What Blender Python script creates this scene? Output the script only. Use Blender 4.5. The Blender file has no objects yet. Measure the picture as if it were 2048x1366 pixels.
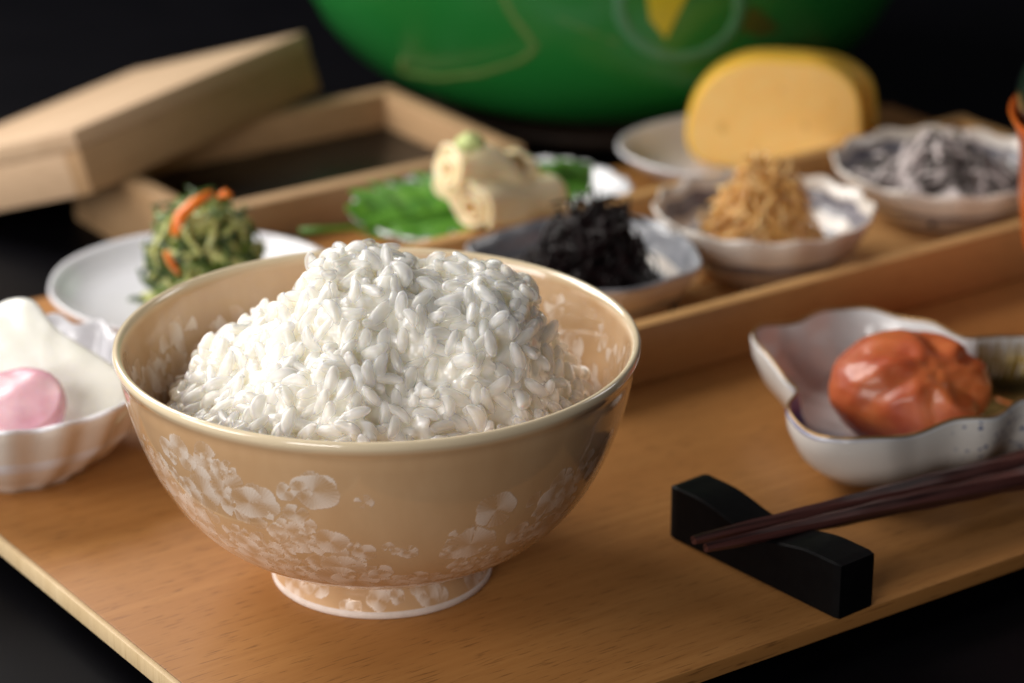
import bpy, bmesh, math, random
import numpy as np
from mathutils import Vector, Matrix, noise
rnd = random.Random(7)
sc = bpy.context.scene
COL = sc.collection

# ------------------------------------------------------------------ camera, light, exposure
PITCH = math.radians(22.0)
CAM = Vector((.0307, -.6027, .3015))
cam_d = bpy.data.cameras.new('camera'); cam = bpy.data.objects.new('camera', cam_d); COL.objects.link(cam)
cam.location = CAM; cam.rotation_euler = (math.pi/2 - PITCH, 0, 0)
cam_d.lens = 100; cam_d.sensor_width = 36; cam_d.clip_start = .02; cam_d.clip_end = 50
cam_d.dof.use_dof = True; cam_d.dof.focus_distance = .622; cam_d.dof.aperture_fstop = 10.0
cam_d.dof.aperture_blades = 9
sc.camera = cam

w = bpy.data.worlds.new('World'); sc.world = w; w.use_nodes = True
bg = w.node_tree.nodes['Background']
bg.inputs['Color'].default_value = (.80, .85, 1.0, 1); bg.inputs['Strength'].default_value = .02

def area(name, loc, target, size, size_y, power, color):
    d = bpy.data.lights.new(name, 'AREA'); d.shape = 'RECTANGLE'; d.size = size; d.size_y = size_y
    d.energy = power; d.color = color
    o = bpy.data.objects.new(name, d); COL.objects.link(o); o.location = loc
    o.rotation_euler = (Vector(target) - Vector(loc)).to_track_quat('-Z', 'Y').to_euler()
    return o
area('key_softbox', (-.52, .44, .50), (.02, .06, .02), .56, .46, 7.5, (1, .955, .90))
area('side_softbox', (-.58, -.22, .30), (.02, .06, .03), .36, .34, 2.6, (1, .95, .90))
area('front_fill', (-.62, -1.40, .46), (.05, .16, .03), .60, .50, 9.2, (1, .95, .90))
area('right_fill', (.80, .50, .60), (.0, .05, .04), .25, .30, 1.0, (1, .95, .92))

sc.view_settings.view_transform = 'Standard'
sc.view_settings.look = 'None'
sc.view_settings.exposure = 0.16
sc.view_settings.gamma = 1.0
try:
    sc.cycles.use_denoising = True
    sc.cycles.max_bounces = 12; sc.cycles.diffuse_bounces = 8; sc.cycles.transparent_max_bounces = 24
except Exception:
    pass

# ------------------------------------------------------------------ helpers
A = math.radians(55.0)                       # the wooden mat is turned 55 degrees to the line of view
U = Vector((math.sin(A), math.cos(A), 0)); V = Vector((-math.cos(A), math.sin(A), 0))
RZ = math.atan2(U.y, U.x)
def W(u, v, z=0.): return Vector((u*U.x + v*V.x, u*U.y + v*V.y, z))
F = 5688.9
def at(px, py, z=0.):                        # point of the photograph laid on the level plane z
    x = (px-1024)/F; y = -(py-683)/F
    d = Vector((x, math.cos(PITCH)+y*math.sin(PITCH), -math.sin(PITCH)+y*math.cos(PITCH)))
    return CAM + d*((z-CAM.z)/d.z)

def at_y(px, py, yw):                        # the same on an upright plane
    x = (px-1024)/F; y = -(py-683)/F
    d = Vector((x, math.cos(PITCH)+y*math.sin(PITCH), -math.sin(PITCH)+y*math.cos(PITCH)))
    return CAM + d*((yw-CAM.y)/d.y)

def mesh(name, verts, faces, smooth=True):
    m = bpy.data.meshes.new(name); m.from_pydata([tuple(v) for v in verts], [], faces); m.update()
    if smooth: m.shade_smooth()
    return m
def obj(name, m, mat=None, parent=None, mw=None):
    o = bpy.data.objects.new(name, m); COL.objects.link(o)
    if mat is not None and m is not None and len(m.materials) == 0:
        for k in (mat if isinstance(mat, (list, tuple)) else [mat]): m.materials.append(k)
    if parent is not None: o.parent = parent
    if mw is not None: o.matrix_local = mw
    return o
def tag(o, label, cat, group=None, kind=None):
    if label: o['label'] = label
    if cat: o['category'] = cat
    if group: o['group'] = group
    if kind: o['kind'] = kind
    return o
def thing(name, loc, label, cat, rz=0., group=None):
    o = bpy.data.objects.new(name, None); COL.objects.link(o); o.empty_display_size = .01
    o.location = loc; o.rotation_euler = (0, 0, rz)
    return tag(o, label, cat, group)
def bevel_box(x0, x1, y0, y1, z0, z1, b=.0006, seg=2, name='box'):
    bm = bmesh.new()
    bmesh.ops.create_cube(bm, size=1)
    for v in bm.verts:
        v.co = Vector(((x0+x1)/2 + v.co.x*(x1-x0), (y0+y1)/2 + v.co.y*(y1-y0), (z0+z1)/2 + v.co.z*(z1-z0)))
    if b: bmesh.ops.bevel(bm, geom=bm.edges[:], offset=b, segments=seg, profile=.5, affect='EDGES')
    m = bpy.data.meshes.new(name); bm.to_mesh(m); bm.free()
    m.shade_smooth(); m.set_sharp_from_angle(angle=math.radians(40))
    return m
def frame(t, n):                             # matrix whose x is t and z is near n
    t = t.normalized(); y = n.cross(t)
    if y.length < 1e-6: y = Vector((0, 1, 0)).cross(t)
    y.normalize(); z = t.cross(y)
    return Matrix((t, y, z)).transposed().to_4x4()
def place(t, n, p): return Matrix.Translation(p) @ frame(t, n)
def tube(points, radii, ns=8, flat=1.0, cap=True, up=Vector((0, 0, 1)), twist=0.):
    P = [Vector(p) for p in points]; n = len(P); vs = []; fs = []
    for i, p in enumerate(P):
        t = (P[min(i+1, n-1)] - P[max(i-1, 0)]).normalized()
        y = up.cross(t)
        if y.length < 1e-5: y = Vector((0, 1, 0)).cross(t)
        y.normalize(); z = t.cross(y)
        r = radii[i] if hasattr(radii, '__len__') else radii
        for k in range(ns):
            a = 2*math.pi*k/ns + twist*i
            vs.append(p + y*(r*math.cos(a)) + z*(r*flat*math.sin(a)))
    for i in range(n-1):
        for k in range(ns):
            k2 = (k+1) % ns
            fs.append((i*ns+k, i*ns+k2, (i+1)*ns+k2, (i+1)*ns+k))
    if cap:
        fs.append(tuple(reversed(range(ns)))); fs.append(tuple(range((n-1)*ns, n*ns)))
    return vs, fs
def interp(xs, ys, x):
    return float(np.interp(x, xs, ys))
def smooth_closed(ctrl, n):                  # closed Catmull-Rom through control points
    m = len(ctrl); out = []
    for i in range(n):
        f = i*m/n; k = int(f); t = f-k
        p0, p1, p2, p3 = (ctrl[(k+j-1) % m] for j in range(4))
        out.append(tuple(.5*((2*b) + (-a+c)*t + (2*a-5*b+4*c-d)*t*t + (-a+3*b-3*c+d)*t**3) for a, b, c, d in zip(p0, p1, p2, p3)))
    return out

# ------------------------------------------------------------------ materials
def new_mat(name):
    m = bpy.data.materials.new(name); m.use_nodes = True
    nt = m.node_tree; return m, nt, nt.nodes['Principled BSDF']
def N(nt, typ, **kw):
    n = nt.nodes.new(typ)
    for k, v in kw.items():
        if k in n.inputs: n.inputs[k].default_value = v
        else: setattr(n, k, v)
    return n
def ramp(nt, src, stops):
    r = nt.nodes.new('ShaderNodeValToRGB'); e = r.color_ramp.elements
    while len(e) < len(stops): e.new(.5)
    for k, (p, c) in enumerate(stops):
        e[k].position = p; e[k].color = (c[0], c[1], c[2], 1) if hasattr(c, '__len__') else (c, c, c, 1)
    nt.links.new(src, r.inputs[0]); return r.outputs[0]
def mixc(nt, fac, a, b, blend='MIX'):
    m = nt.nodes.new('ShaderNodeMix'); m.data_type = 'RGBA'; m.blend_type = blend
    for s, v in ((m.inputs[0], fac), (m.inputs[6], a), (m.inputs[7], b)):
        if hasattr(v, 'is_linked'): nt.links.new(v, s)
        elif isinstance(v, (int, float)): s.default_value = v
        else: s.default_value = (v[0], v[1], v[2], 1)
    return m.outputs[2]
def coords(nt, scale=(1, 1, 1), kind='Object', rot=(0, 0, 0)):
    tc = nt.nodes.new('ShaderNodeTexCoord'); mp = nt.nodes.new('ShaderNodeMapping')
    mp.inputs['Scale'].default_value = scale; mp.inputs['Rotation'].default_value = rot
    nt.links.new(tc.outputs[kind], mp.inputs['Vector']); return mp.outputs[0]
def tex_noise(nt, vec, scale, detail=4, rough=.55, dist=0.):
    n = N(nt, 'ShaderNodeTexNoise', Scale=scale, Detail=detail, Roughness=rough, Distortion=dist)
    nt.links.new(vec, n.inputs['Vector']); return n.outputs[0]
def bump(nt, bsdf, h, strength=.3, dist=.0005):
    b = N(nt, 'ShaderNodeBump', Strength=strength, Distance=dist)
    nt.links.new(h, b.inputs['Height']); nt.links.new(b.outputs[0], bsdf.inputs['Normal']); return b

def wood_mat(name, light, dark, pore, rough=.42, grain=1., axis=0, tone=.5, spec=.4):
    m, nt, b = new_mat(name)
    def s(a, c):                             # a along the grain, c across it
        v = [c, c, c]; v[axis] = a; return tuple(v)
    fine = tex_noise(nt, coords(nt, s(9, 420*grain)), 1.0, 5, .6)
    broad = tex_noise(nt, coords(nt, s(3.2, 42*grain)), 1.0, 3, .5, .6)
    pores = tex_noise(nt, coords(nt, s(120, 2000*grain)), 1.0, 2, .5)
    c1 = mixc(nt, ramp(nt, broad, [(.3, 0), (.7, 1)]), dark, light)
    c2 = mixc(nt, ramp(nt, fine, [(.38, tone), (.62, 0)]), c1, dark)
    pm = ramp(nt, pores, [(.60, 0), (.68, .62)])
    c3 = mixc(nt, pm, c2, pore)
    nt.links.new(c3, b.inputs['Base Color'])
    b.inputs['Roughness'].default_value = rough
    b.inputs['Specular IOR Level'].default_value = spec
    bump(nt, b, mixc(nt, .5, fine, pm, 'SUBTRACT'), .12, .0004)
    return m
M = {}
M['mat_wood'] = wood_mat('warm beech veneer', (.410, .195, .060), (.325, .142, .040), (.11, .042, .013), .44, tone=.75, spec=.22)
M['mat_end'] = wood_mat('pale end grain edge', (.72, .56, .34), (.60, .44, .24), (.40, .27, .14), .5, 3., 2)
M['tray_wood'] = wood_mat('orange cedar', (.60, .36, .150), (.48, .265, .10), (.24, .11, .035), .42)
M['box_wood'] = wood_mat('dull paulownia', (.48, .31, .17), (.37, .225, .11), (.2, .11, .05), .6)
M['lid_wood'] = wood_mat('pale paulownia', (.60, .43, .28), (.50, .34, .21), (.3, .19, .10), .6)

def simple(name, col, rough=.4, spec=.5, noise_amt=0., col2=None, scale=60, sss=0., radius=(1, .5, .25), sscale=.002, bmp=0., coat=0.):
    m, nt, b = new_mat(name)
    b.inputs['Base Color'].default_value = (*col, 1)
    b.inputs['Roughness'].default_value = rough; b.inputs['Specular IOR Level'].default_value = spec
    if col2 is not None:
        n = tex_noise(nt, coords(nt), scale, 5, .6)
        nt.links.new(mixc(nt, ramp(nt, n, [(.36, 0), (.64, 1)]), col, col2), b.inputs['Base Color'])
        if bmp: bump(nt, b, n, bmp, .0006)
    if sss:
        b.inputs['Subsurface Weight'].default_value = sss
        b.inputs['Subsurface Radius'].default_value = radius; b.inputs['Subsurface Scale'].default_value = sscale
    if coat: b.inputs['Coat Weight'].default_value = coat; b.inputs['Coat Roughness'].default_value = .05
    return m
M['table'] = simple('black lacquer table', (.0016, .0015, .0024), .5, .05, col2=(.0024, .0022, .0032), scale=30)
M['porcelain'] = simple('white porcelain', (.78, .78, .82), .16, .5, col2=(.73, .73, .78), scale=40)
M['porcelain_warm'] = simple('warm white porcelain', (.80, .74, .69), .18, .5, col2=(.70, .62, .54), scale=28)
M['bisque'] = simple('bare white clay', (.80, .70, .64), .6, .3, col2=(.72, .62, .55), scale=400)
M['black_rest'] = simple('black stained wood', (.0022, .0022, .0028), .5, .10, col2=(.0035, .0035, .004), scale=300, bmp=.15)
M['iron_stand'] = simple('dark brown stand', (.030, .018, .012), .6, .3, col2=(.045, .027, .018), scale=80)
M['orange_lacquer'] = simple('orange lacquer', (.50, .10, .010), .2, .5, col2=(.40, .075, .008), scale=20)
M['black_lacquer'] = simple('glossy black lacquer', (.006, .006, .008), .12, .5)
M['box_floor'] = simple('black stained floor', (.004, .004, .004), .32, .22, col2=(.006, .006, .006), scale=60)
M['gold_line'] = simple('gold paint', (.11, .18, .045), .4, .5)
M['mint_paint'] = simple('mint enamel', (.06, .20, .095), .4, .5)
M['yellow_paint'] = simple('yellow enamel', (.45, .36, .01), .4, .5)
M['brown_paint'] = simple('dark olive enamel', (.06, .07, .01), .4, .5)
M['green_pot'] = simple('green glossy enamel', (.014, .165, .030), .28, .5, col2=(.012, .145, .024), scale=12)
M['egg_in'] = simple('egg custard cut face', (1.0, .645, .225), .5, .3, col2=(1.0, .60, .185), scale=140, sss=.3, sscale=.003)
M['egg_skin'] = simple('egg skin', (1.0, .60, .075), .45, .35, col2=(.97, .54, .065), scale=50, sss=.2)
M['egg_hole'] = simple('egg pit', (.80, .48, .14), .6, .2)
M['yuba'] = simple('cream tofu skin', (.93, .79, .54), .42, .35, col2=(.90, .74, .47), scale=60, sss=.4, sscale=.003, bmp=.12)
M['yuba_hollow_shade'] = simple('roll inside', (.50, .24, .04), .5, .3, col2=(.40, .22, .04), scale=200)
M['wasabi'] = simple('wasabi paste', (.56, .64, .28), .6, .3, col2=(.48, .56, .20), scale=400, bmp=.5)
M['daikon'] = simple('pale pickled radish', (.80, .80, .76), .22, .5, col2=(.72, .72, .66), scale=70, sss=.5, radius=(1, 1, .8), sscale=.004)
M['pink'] = simple('pink pickled turnip', (.80, .55, .60), .22, .5, col2=(.72, .38, .47), scale=75, sss=.4, sscale=.003)
M['carrot'] = simple('carrot strip', (.80, .22, .02), .3, .5, col2=(.72, .17, .015), scale=200, sss=.3)
M['leaf_dark'] = simple('boiled dark greens', (.045, .085, .012), .3, .4, col2=(.024, .052, .008), scale=220)
M['leaf_mid'] = simple('boiled mid greens', (.13, .20, .03), .3, .4, col2=(.07, .12, .018), scale=220)
M['stem'] = simple('pale green stems', (.55, .56, .22), .25, .5, col2=(.32, .36, .10), scale=220, sss=.2)
M['jako'] = simple('amber simmered fish', (.80, .47, .15), .28, .5, col2=(.62, .32, .08), scale=400, sss=.2)
M['jako_pale'] = simple('pale simmered fish', (.88, .64, .32), .28, .5, col2=(.76, .48, .18), scale=400, sss=.2)
M['eye'] = simple('fish eye', (.02, .02, .02), .3, .5)
M['kelp_pale'] = simple('salt dusted kelp', (.74, .66, .65), .7, .3, col2=(.46, .40, .39), scale=500, bmp=.5)
M['kelp_dark'] = simple('dark kelp', (.04, .032, .028), .5, .4, col2=(.11, .09, .085), scale=400, bmp=.4)
M['seaweed'] = simple('black glossy seaweed', (.0025, .0016, .002), .30, .22, col2=(.014, .004, .005), scale=300)

m, nt, b = new_mat('green shiso leaf'); M['shiso'] = m
vn = tex_noise(nt, coords(nt, (60, 220, 60)), 1, 4)
nt.links.new(mixc(nt, ramp(nt, vn, [(.35, 0), (.65, 1)]), (.045, .17, .012), (.11, .29, .022)), b.inputs['Base Color'])
b.inputs['Roughness'].default_value = .45; bump(nt, b, vn, .3, .0008)

# rice
def rice_mat(name, c1, c2, clear, scale):
    m, nt, b = new_mat(name)
    rn = tex_noise(nt, coords(nt), 260, 3)
    nt.links.new(mixc(nt, ramp(nt, rn, [(.35, 0), (.7, 1)]), c1, c2), b.inputs['Base Color'])
    b.inputs['Roughness'].default_value = .16; b.inputs['Subsurface Weight'].default_value = 1.0
    b.inputs['Subsurface Radius'].default_value = (1, .92, .74); b.inputs['Subsurface Scale'].default_value = scale
    b.inputs['IOR'].default_value = 1.40
    b.inputs['Coat Weight'].default_value = .85; b.inputs['Coat Roughness'].default_value = .06
    bump(nt, b, tex_noise(nt, coords(nt), 700, 2), .16, .0004)
    if clear:                                # thin gelled starch: part of the light goes straight through
        out = nt.nodes['Material Output']; tr_ = nt.nodes.new('ShaderNodeBsdfTransparent'); mx = nt.nodes.new('ShaderNodeMixShader')
        lw = N(nt, 'ShaderNodeLayerWeight', Blend=.35); pw = N(nt, 'ShaderNodeMapRange')
        nt.links.new(lw.outputs['Facing'], pw.inputs[0]); pw.inputs[3].default_value = clear; pw.inputs[4].default_value = clear*.25
        nt.links.new(pw.outputs[0], mx.inputs[0])
        nt.links.new(b.outputs[0], mx.inputs[1]); nt.links.new(tr_.outputs[0], mx.inputs[2]); nt.links.new(mx.outputs[0], out.inputs['Surface'])
    return m
M['rice'] = rice_mat('glossy cooked rice', (.92, .915, .90), (.945, .945, .935), .76, .0012)
M['rice_in'] = rice_mat('packed cooked rice', (.91, .875, .76), (.935, .91, .85), .0, .0060)

# crystalline glaze of the rice bowl: R = crystal, G = needle tone with the light's sheen painted in, B = lip
m, nt, b = new_mat('tan crystalline glaze'); M['glaze'] = m
at_n = N(nt, 'ShaderNodeAttribute', attribute_name='crystal')
sep = nt.nodes.new('ShaderNodeSeparateColor'); nt.links.new(at_n.outputs['Color'], sep.inputs[0])
gl = tex_noise(nt, coords(nt, (1, 1, .35)), 55, 4)
base = mixc(nt, ramp(nt, gl, [(.3, 0), (.7, 1)]), (.57, .345, .175), (.68, .450, .255))
base = mixc(nt, sep.outputs[2], base, (.86, .72, .50))
mul = N(nt, 'ShaderNodeMath', operation='MULTIPLY'); nt.links.new(sep.outputs[0], mul.inputs[0]); nt.links.new(sep.outputs[1], mul.inputs[1])
cm = mixc(nt, mul.outputs[0], base, (.92, .79, .68))
nt.links.new(cm, b.inputs['Base Color'])
mt = N(nt, 'ShaderNodeMath', operation='MULTIPLY'); nt.links.new(sep.outputs[0], mt.inputs[0]); mt.inputs[1].default_value = .12
nt.links.new(mt.outputs[0], b.inputs['Metallic'])
nt.links.new(ramp(nt, sep.outputs[0], [(0, .14), (1, .30)]), b.inputs['Roughness'])
b.inputs['Coat Weight'].default_value = .8; b.inputs['Coat Roughness'].default_value = .04
bump(nt, b, mul.outputs[0], .16, .0004)

# small dishes: grey patterned glaze inside
def patterned(name, c1, c2, sc_=300):
    m, nt, b = new_mat(name)
    v = N(nt, 'ShaderNodeTexVoronoi', Scale=sc_); nt.links.new(coords(nt), v.inputs['Vector'])
    n = tex_noise(nt, coords(nt), 120, 4)
    f = mixc(nt, .5, ramp(nt, v.outputs['Distance'], [(.25, 0), (.55, 1)]), ramp(nt, n, [(.35, 0), (.65, 1)]))
    nt.links.new(mixc(nt, f, c1, c2), b.inputs['Base Color']); b.inputs['Roughness'].default_value = .2
    return m
M['grey_glaze'] = patterned('grey violet sponged glaze', (.10, .095, .12), (.36, .34, .38), 320)
M['slate_glaze'] = patterned('slate blue grey glaze', (.20, .21, .24), (.40, .41, .45), 90)

# plum dish: white with cobalt specks outside, grey white with indigo and a gold panel inside
m, nt, b = new_mat('white glaze with cobalt specks'); M['speck'] = m
co = coords(nt)
v = N(nt, 'ShaderNodeTexVoronoi', Scale=420); nt.links.new(co, v.inputs['Vector'])
dots = ramp(nt, v.outputs['Distance'], [(.22, 1), (.36, 0)])
zone = ramp(nt, tex_noise(nt, coords(nt, (1, 1, .8)), 42, 2), [(.52, 0), (.62, 1)])
f = mixc(nt, 1., dots, zone, 'MULTIPLY')
soft = ramp(nt, tex_noise(nt, co, 60, 3), [(.62, 0), (.78, .35)])
sxx = nt.nodes.new('ShaderNodeSeparateXYZ'); nt.links.new(coords(nt), sxx.inputs[0])
f = mixc(nt, 1., f, ramp(nt, N(nt, 'ShaderNodeMath', operation='MULTIPLY_ADD').outputs[0], [(.45, 0), (.6, 1)]), 'MULTIPLY')
ma = [n_ for n_ in nt.nodes if n_.type == 'MATH'][-1]; nt.links.new(sxx.outputs[0], ma.inputs[0]); ma.inputs[1].default_value = 20; ma.inputs[2].default_value = .5
nt.links.new(mixc(nt, f, mixc(nt, soft, (.72, .70, .67), (.38, .47, .66)), (.05, .09, .24)), b.inputs['Base Color'])
b.inputs['Roughness'].default_value = .14
m, nt, b = new_mat('grey white glaze with indigo wash'); M['wash'] = m
pn = tex_noise(nt, co if False else coords(nt), 45, 3)
sx = nt.nodes.new('ShaderNodeSeparateXYZ'); nt.links.new(coords(nt), sx.inputs[0])
ind = N(nt, 'ShaderNodeVectorMath', operation='DISTANCE'); nt.links.new(coords(nt), ind.inputs[0]); ind.inputs[1].default_value = (-.030, -.024, .008)
nz = N(nt, 'ShaderNodeMath', operation='MULTIPLY_ADD'); nt.links.new(pn, nz.inputs[0]); nz.inputs[1].default_value = .012; nt.links.new(ind.outputs['Value'], nz.inputs[2])
indm = ramp(nt, nz.outputs[0], [(.022, .95), (.031, 0)])
c0 = mixc(nt, ramp(nt, pn, [(.4, 0), (.7, 1)]), (.78, .78, .79), (.68, .69, .71))
c1 = mixc(nt, indm, c0, (.055, .05, .20))
nt.links.new(c1, b.inputs['Base Color']); b.inputs['Roughness'].default_value = .14
m, nt, b = new_mat('gold leaf panel'); M['gold_leaf'] = m
gb = tex_noise(nt, coords(nt, (8, 260, 8)), 1, 3)
nt.links.new(mixc(nt, ramp(nt, gb, [(.40, 0), (.60, 1)]), (.07, .058, .02), (.36, .26, .085)), b.inputs['Base Color'])
b.inputs['Metallic'].default_value = .6; b.inputs['Roughness'].default_value = .38
M['gold_rim'] = simple('worn gold rim', (.32, .19, .07), .3, .5); M['gold_rim'].node_tree.nodes['Principled BSDF'].inputs['Metallic'].default_value = .6
M['rust_paint'] = simple('rust red brush stroke', (.60, .19, .05), .4, .5)

m, nt, b = new_mat('salted plum skin'); M['plum'] = m
pn = tex_noise(nt, coords(nt), 55, 5)
pf = tex_noise(nt, coords(nt), 230, 5, .65, .8)
nt.links.new(mixc(nt, ramp(nt, pn, [(.32, 0), (.66, 1)]), (.42, .064, .022), (.68, .195, .055)), b.inputs['Base Color'])
b.inputs['Roughness'].default_value = .42; b.inputs['Subsurface Weight'].default_value = .5
b.inputs['Subsurface Radius'].default_value = (1, .3, .15); b.inputs['Subsurface Scale'].default_value = .003
bump(nt, b, pf, .26, .0006); b.inputs['Coat Weight'].default_value = .28; b.inputs['Coat Roughness'].default_value = .18

m, nt, b = new_mat('dark carved rosewood'); M['chop'] = m
cn = tex_noise(nt, coords(nt, (18, 700, 700)), 1, 4)
nt.links.new(mixc(nt, ramp(nt, cn, [(.35, 0), (.68, 1)]), (.016, .005, .005), (.12, .042, .036)), b.inputs['Base Color'])
b.inputs['Roughness'].default_value = .36; bump(nt, b, cn, .35, .0004)

# ------------------------------------------------------------------ the setting: table, mat, tray
ZT = -.0115
tb = bevel_box(-1.2, 1.4, -1.0, 1.5, ZT-.03, ZT, .002)
o = obj('table_top', tb, M['table']); o['kind'] = 'structure'

MU0, MU1, MV0, MV1 = -.0668, .347, -.0808, .208
mat_t = thing('serving_board', W(0, 0, 0), 'thin flat wooden serving board with a pale left edge under all the dishes', 'tray', RZ)
obj('board', bevel_box(MU0+.0012, MU1, MV0, MV1, -.0042, 0, .0005), M['mat_wood'], mat_t)
obj('edge_band', bevel_box(MU0-.0004, MU0+.0012, MV0, MV1, -.0043, .0001, .0003), M['mat_end'], mat_t)
for uu in (MU0+.04, MU1-.04):
    obj('foot', bevel_box(uu-.01, uu+.01, MV0+.03, MV1-.03, ZT, -.0042, .0005), M['mat_end'], mat_t)

TU0, TU1, TV0, TV1, TH, TF = .089, .322, .0535, .1450, .0172, .0042
tr = thing('long_tray', W(0, 0, 0), 'long narrow orange wooden tray with raised sides holding three small dishes', 'tray', RZ)
obj('base_panel', bevel_box(TU0+.005, TU1-.005, TV0+.005, TV1-.005, .0002, TF, .0003), M['tray_wood'], tr)
obj('side_board', bevel_box(TU0, TU1, TV0, TV0+.005, .0001, TH, .0007), M['tray_wood'], tr)
obj('side_board', bevel_box(TU0, TU1, TV1-.005, TV1, .0001, TH, .0007), M['tray_wood'], tr)
mt_ = bevel_box(TV0+.0051, TV1-.0051, -.005, 0, .0001, TH-.0003, .0007)
for uu in (TU0, TU1-.005):
    e = obj('end_board', mt_, M['tray_wood'], tr); e.rotation_euler = (0, 0, math.pi/2); e.location = (uu, 0, 0)

# ------------------------------------------------------------------ rice bowl
def bowl_mesh():
    outer = [(0, .0045), (.018, .0045), (.0215, .0040), (.0228, .0006), (.0238, 0.), (.0252, .0004), (.0256, .0014), (.0253, .0030),
             (.0246, .0058), (.0243, .0078), (.0256, .0088), (.0300, .0101), (.0362, .0131), (.0425, .0178), (.0483, .0245), (.0530, .0330),
             (.0566, .0430), (.0585, .0510), (.0591, .0548), (.0598, .0566), (.0602, .0577), (.0600, .0588), (.0592, .0592),
             (.0583, .0586), (.0576, .0570), (.0568, .0530), (.0548, .0440), (.0512, .0345), (.0462, .0262), (.0400, .0200), (.0320, .0156), (.0200, .0130), (0, .0122)]
    P = np.array(outer); d = np.r_[0, np.cumsum(np.hypot(*np.diff(P, axis=0).T))]
    # resample the profile smoothly
    n = 520; s = np.linspace(0, d[-1], n)
    k = np.interp(s, d, np.arange(len(P)))
    def cr(col):
        i = np.clip(k.astype(int), 0, len(P)-2); t = k-i
        g = lambda j: P[np.clip(i+j, 0, len(P)-1), col]
        a, b_, c, e = g(-1), g(0), g(1), g(2)
        return .5*((2*b_)+(-a+c)*t+(2*a-5*b_+4*c-e)*t*t+(-a+3*b_-3*c+e)*t**3)
    r = np.maximum(cr(0), 1e-5); z = cr(1); r[0] = r[-1] = 1e-5
    nt_ = 1200; th = np.arange(nt_)*2*math.pi/nt_
    X = r[:, None]*np.cos(th)[None]; Y = r[:, None]*np.sin(th)[None]; Z = np.repeat(z[:, None], nt_, 1)
    verts = np.stack([X, Y, Z], -1).reshape(-1, 3)
    idx = np.arange(n*nt_).reshape(n, nt_)
    a = idx[:-1, :]; b2 = np.roll(idx, -1, 1)[:-1, :]; c = np.roll(idx, -1, 1)[1:, :]; dd = idx[1:, :]
    faces = np.stack([a, b2, c, dd], -1).reshape(-1, 4)
    me = bpy.data.meshes.new('glazed_body')
    me.vertices.add(len(verts)); me.vertices.foreach_set('co', verts.ravel())
    me.loops.add(faces.size); me.loops.foreach_set('vertex_index', faces.ravel())
    me.polygons.add(len(faces)); me.polygons.foreach_set('loop_start', np.arange(len(faces))*4)
    # crystals
    rs = np.random.RandomState(11)
    Rm = np.zeros((n, nt_)); G = np.zeros((n, nt_))
    i_rim = int(np.argmax(z)); s_rim = s[i_rim]; s_foot = s[int(np.argmin(np.abs(s - np.interp(7, np.arange(len(P)), d))))]
    s_body = np.interp(10, np.arange(len(P)), d)
    spots = []
    def add(th_c, sc_, R, K, full=False): spots.append((th_c, sc_, R, K, full))
    L_out = s_rim - s_body
    for _ in range(430):                      # outer wall: dense low and in clusters, sparse near the lip
        q = rs.rand()**1.35; t_c = rs.rand()*2*math.pi
        cl = noise.noise(Vector((math.cos(t_c)*1.7+3, math.sin(t_c)*1.7, q*2.3)))
        if cl < -.12 + .34*q: continue
        if q > .84: continue
        add(t_c, s_body + q*L_out, rs.uniform(.0026, .0066)*(1.15-.35*q), rs.randint(2, 6), rs.rand() < .22)
    for _ in range(26):                       # foot
        add(rs.rand()*2*math.pi, s_body - rs.uniform(.003, .008), rs.uniform(.0018, .0036), rs.randint(3, 6), True)
    L_in = d[-1] - s_rim
    for _ in range(110):                      # inside wall
        q = rs.uniform(.12, .7); t_c = rs.rand()*2*math.pi
        if noise.noise(Vector((math.cos(t_c)*1.6, math.sin(t_c)*1.6+5, q*2))) < -.05: continue
        add(t_c, s_rim + q*L_in, rs.uniform(.0025, .0065), rs.randint(2, 5), rs.rand() < .3)
    # the clusters the photograph shows on the near wall
    for t_deg, q, R, K in ((-146, .70, .0045, 4), (-140, .52, .0050, 5), (-133, .60, .0042, 4), (-128, .42, .0048, 5), (-122, .66, .0038, 4), (-117, .50, .0040, 4),
                           (-150, .40, .0050, 4), (-137, .32, .0052, 5), (-125, .27, .0056, 6), (-113, .33, .0048, 5), (-105, .55, .0036, 3), (-101, .30, .0052, 6),
                           (-97, .43, .0042, 6), (-90, .18, .0058, 6), (-108, .16, .0055, 5), (-82, .29, .0044, 4), (-76, .15, .0062, 7), (-66, .40, .0028, 2),
                           (-40, .62, .0045, 5), (-36, .48, .0046, 5), (-33, .70, .0040, 4), (-44, .50, .0036, 4), (-60, .24, .0026, 2), (-118, .10, .0048, 5), (-98, .08, .0042, 5), (-84, .06, .0042, 5), (-70, .06, .004, 5)):
        add(math.radians(t_deg), s_body + q*L_out, R*1.15, K, K > 4)
    def spread(n_, t0, t1, q0, q1, r0, r1):
        for _ in range(n_): add(math.radians(rs.uniform(t0, t1)), s_body + rs.uniform(q0, q1)*L_out, rs.uniform(r0, r1), rs.randint(3, 7), rs.rand() < .55)
    spread(34, -165, -112, .22, .74, .0030, .0056); spread(18, -125, -95, .30, .62, .0024, .0042); spread(30, -112, -58, .02, .30, .0032, .0060)
    spread(22, -108, -52, .04, .36, .0036, .0058); spread(18, -48, -20, .36, .80, .0026, .0048); spread(5, -75, -55, .3, .55, .0018, .0028); spread(26, 150, 215, .1, .7, .003, .0055); spread(20, -20, 60, .1, .7, .003, .005)
    spread(18, -155, -104, .68, .86, .0018, .0034); spread(34, -168, -84, .05, .80, .0014, .0030); spread(40, -84, -15, .03, .55, .0012, .0028)
    for _ in range(34): add(math.radians(rs.uniform(-10, 75)), s_rim + rs.uniform(.10, .42)*L_in, rs.uniform(.0035, .0062), rs.randint(3, 6), False)
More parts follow.
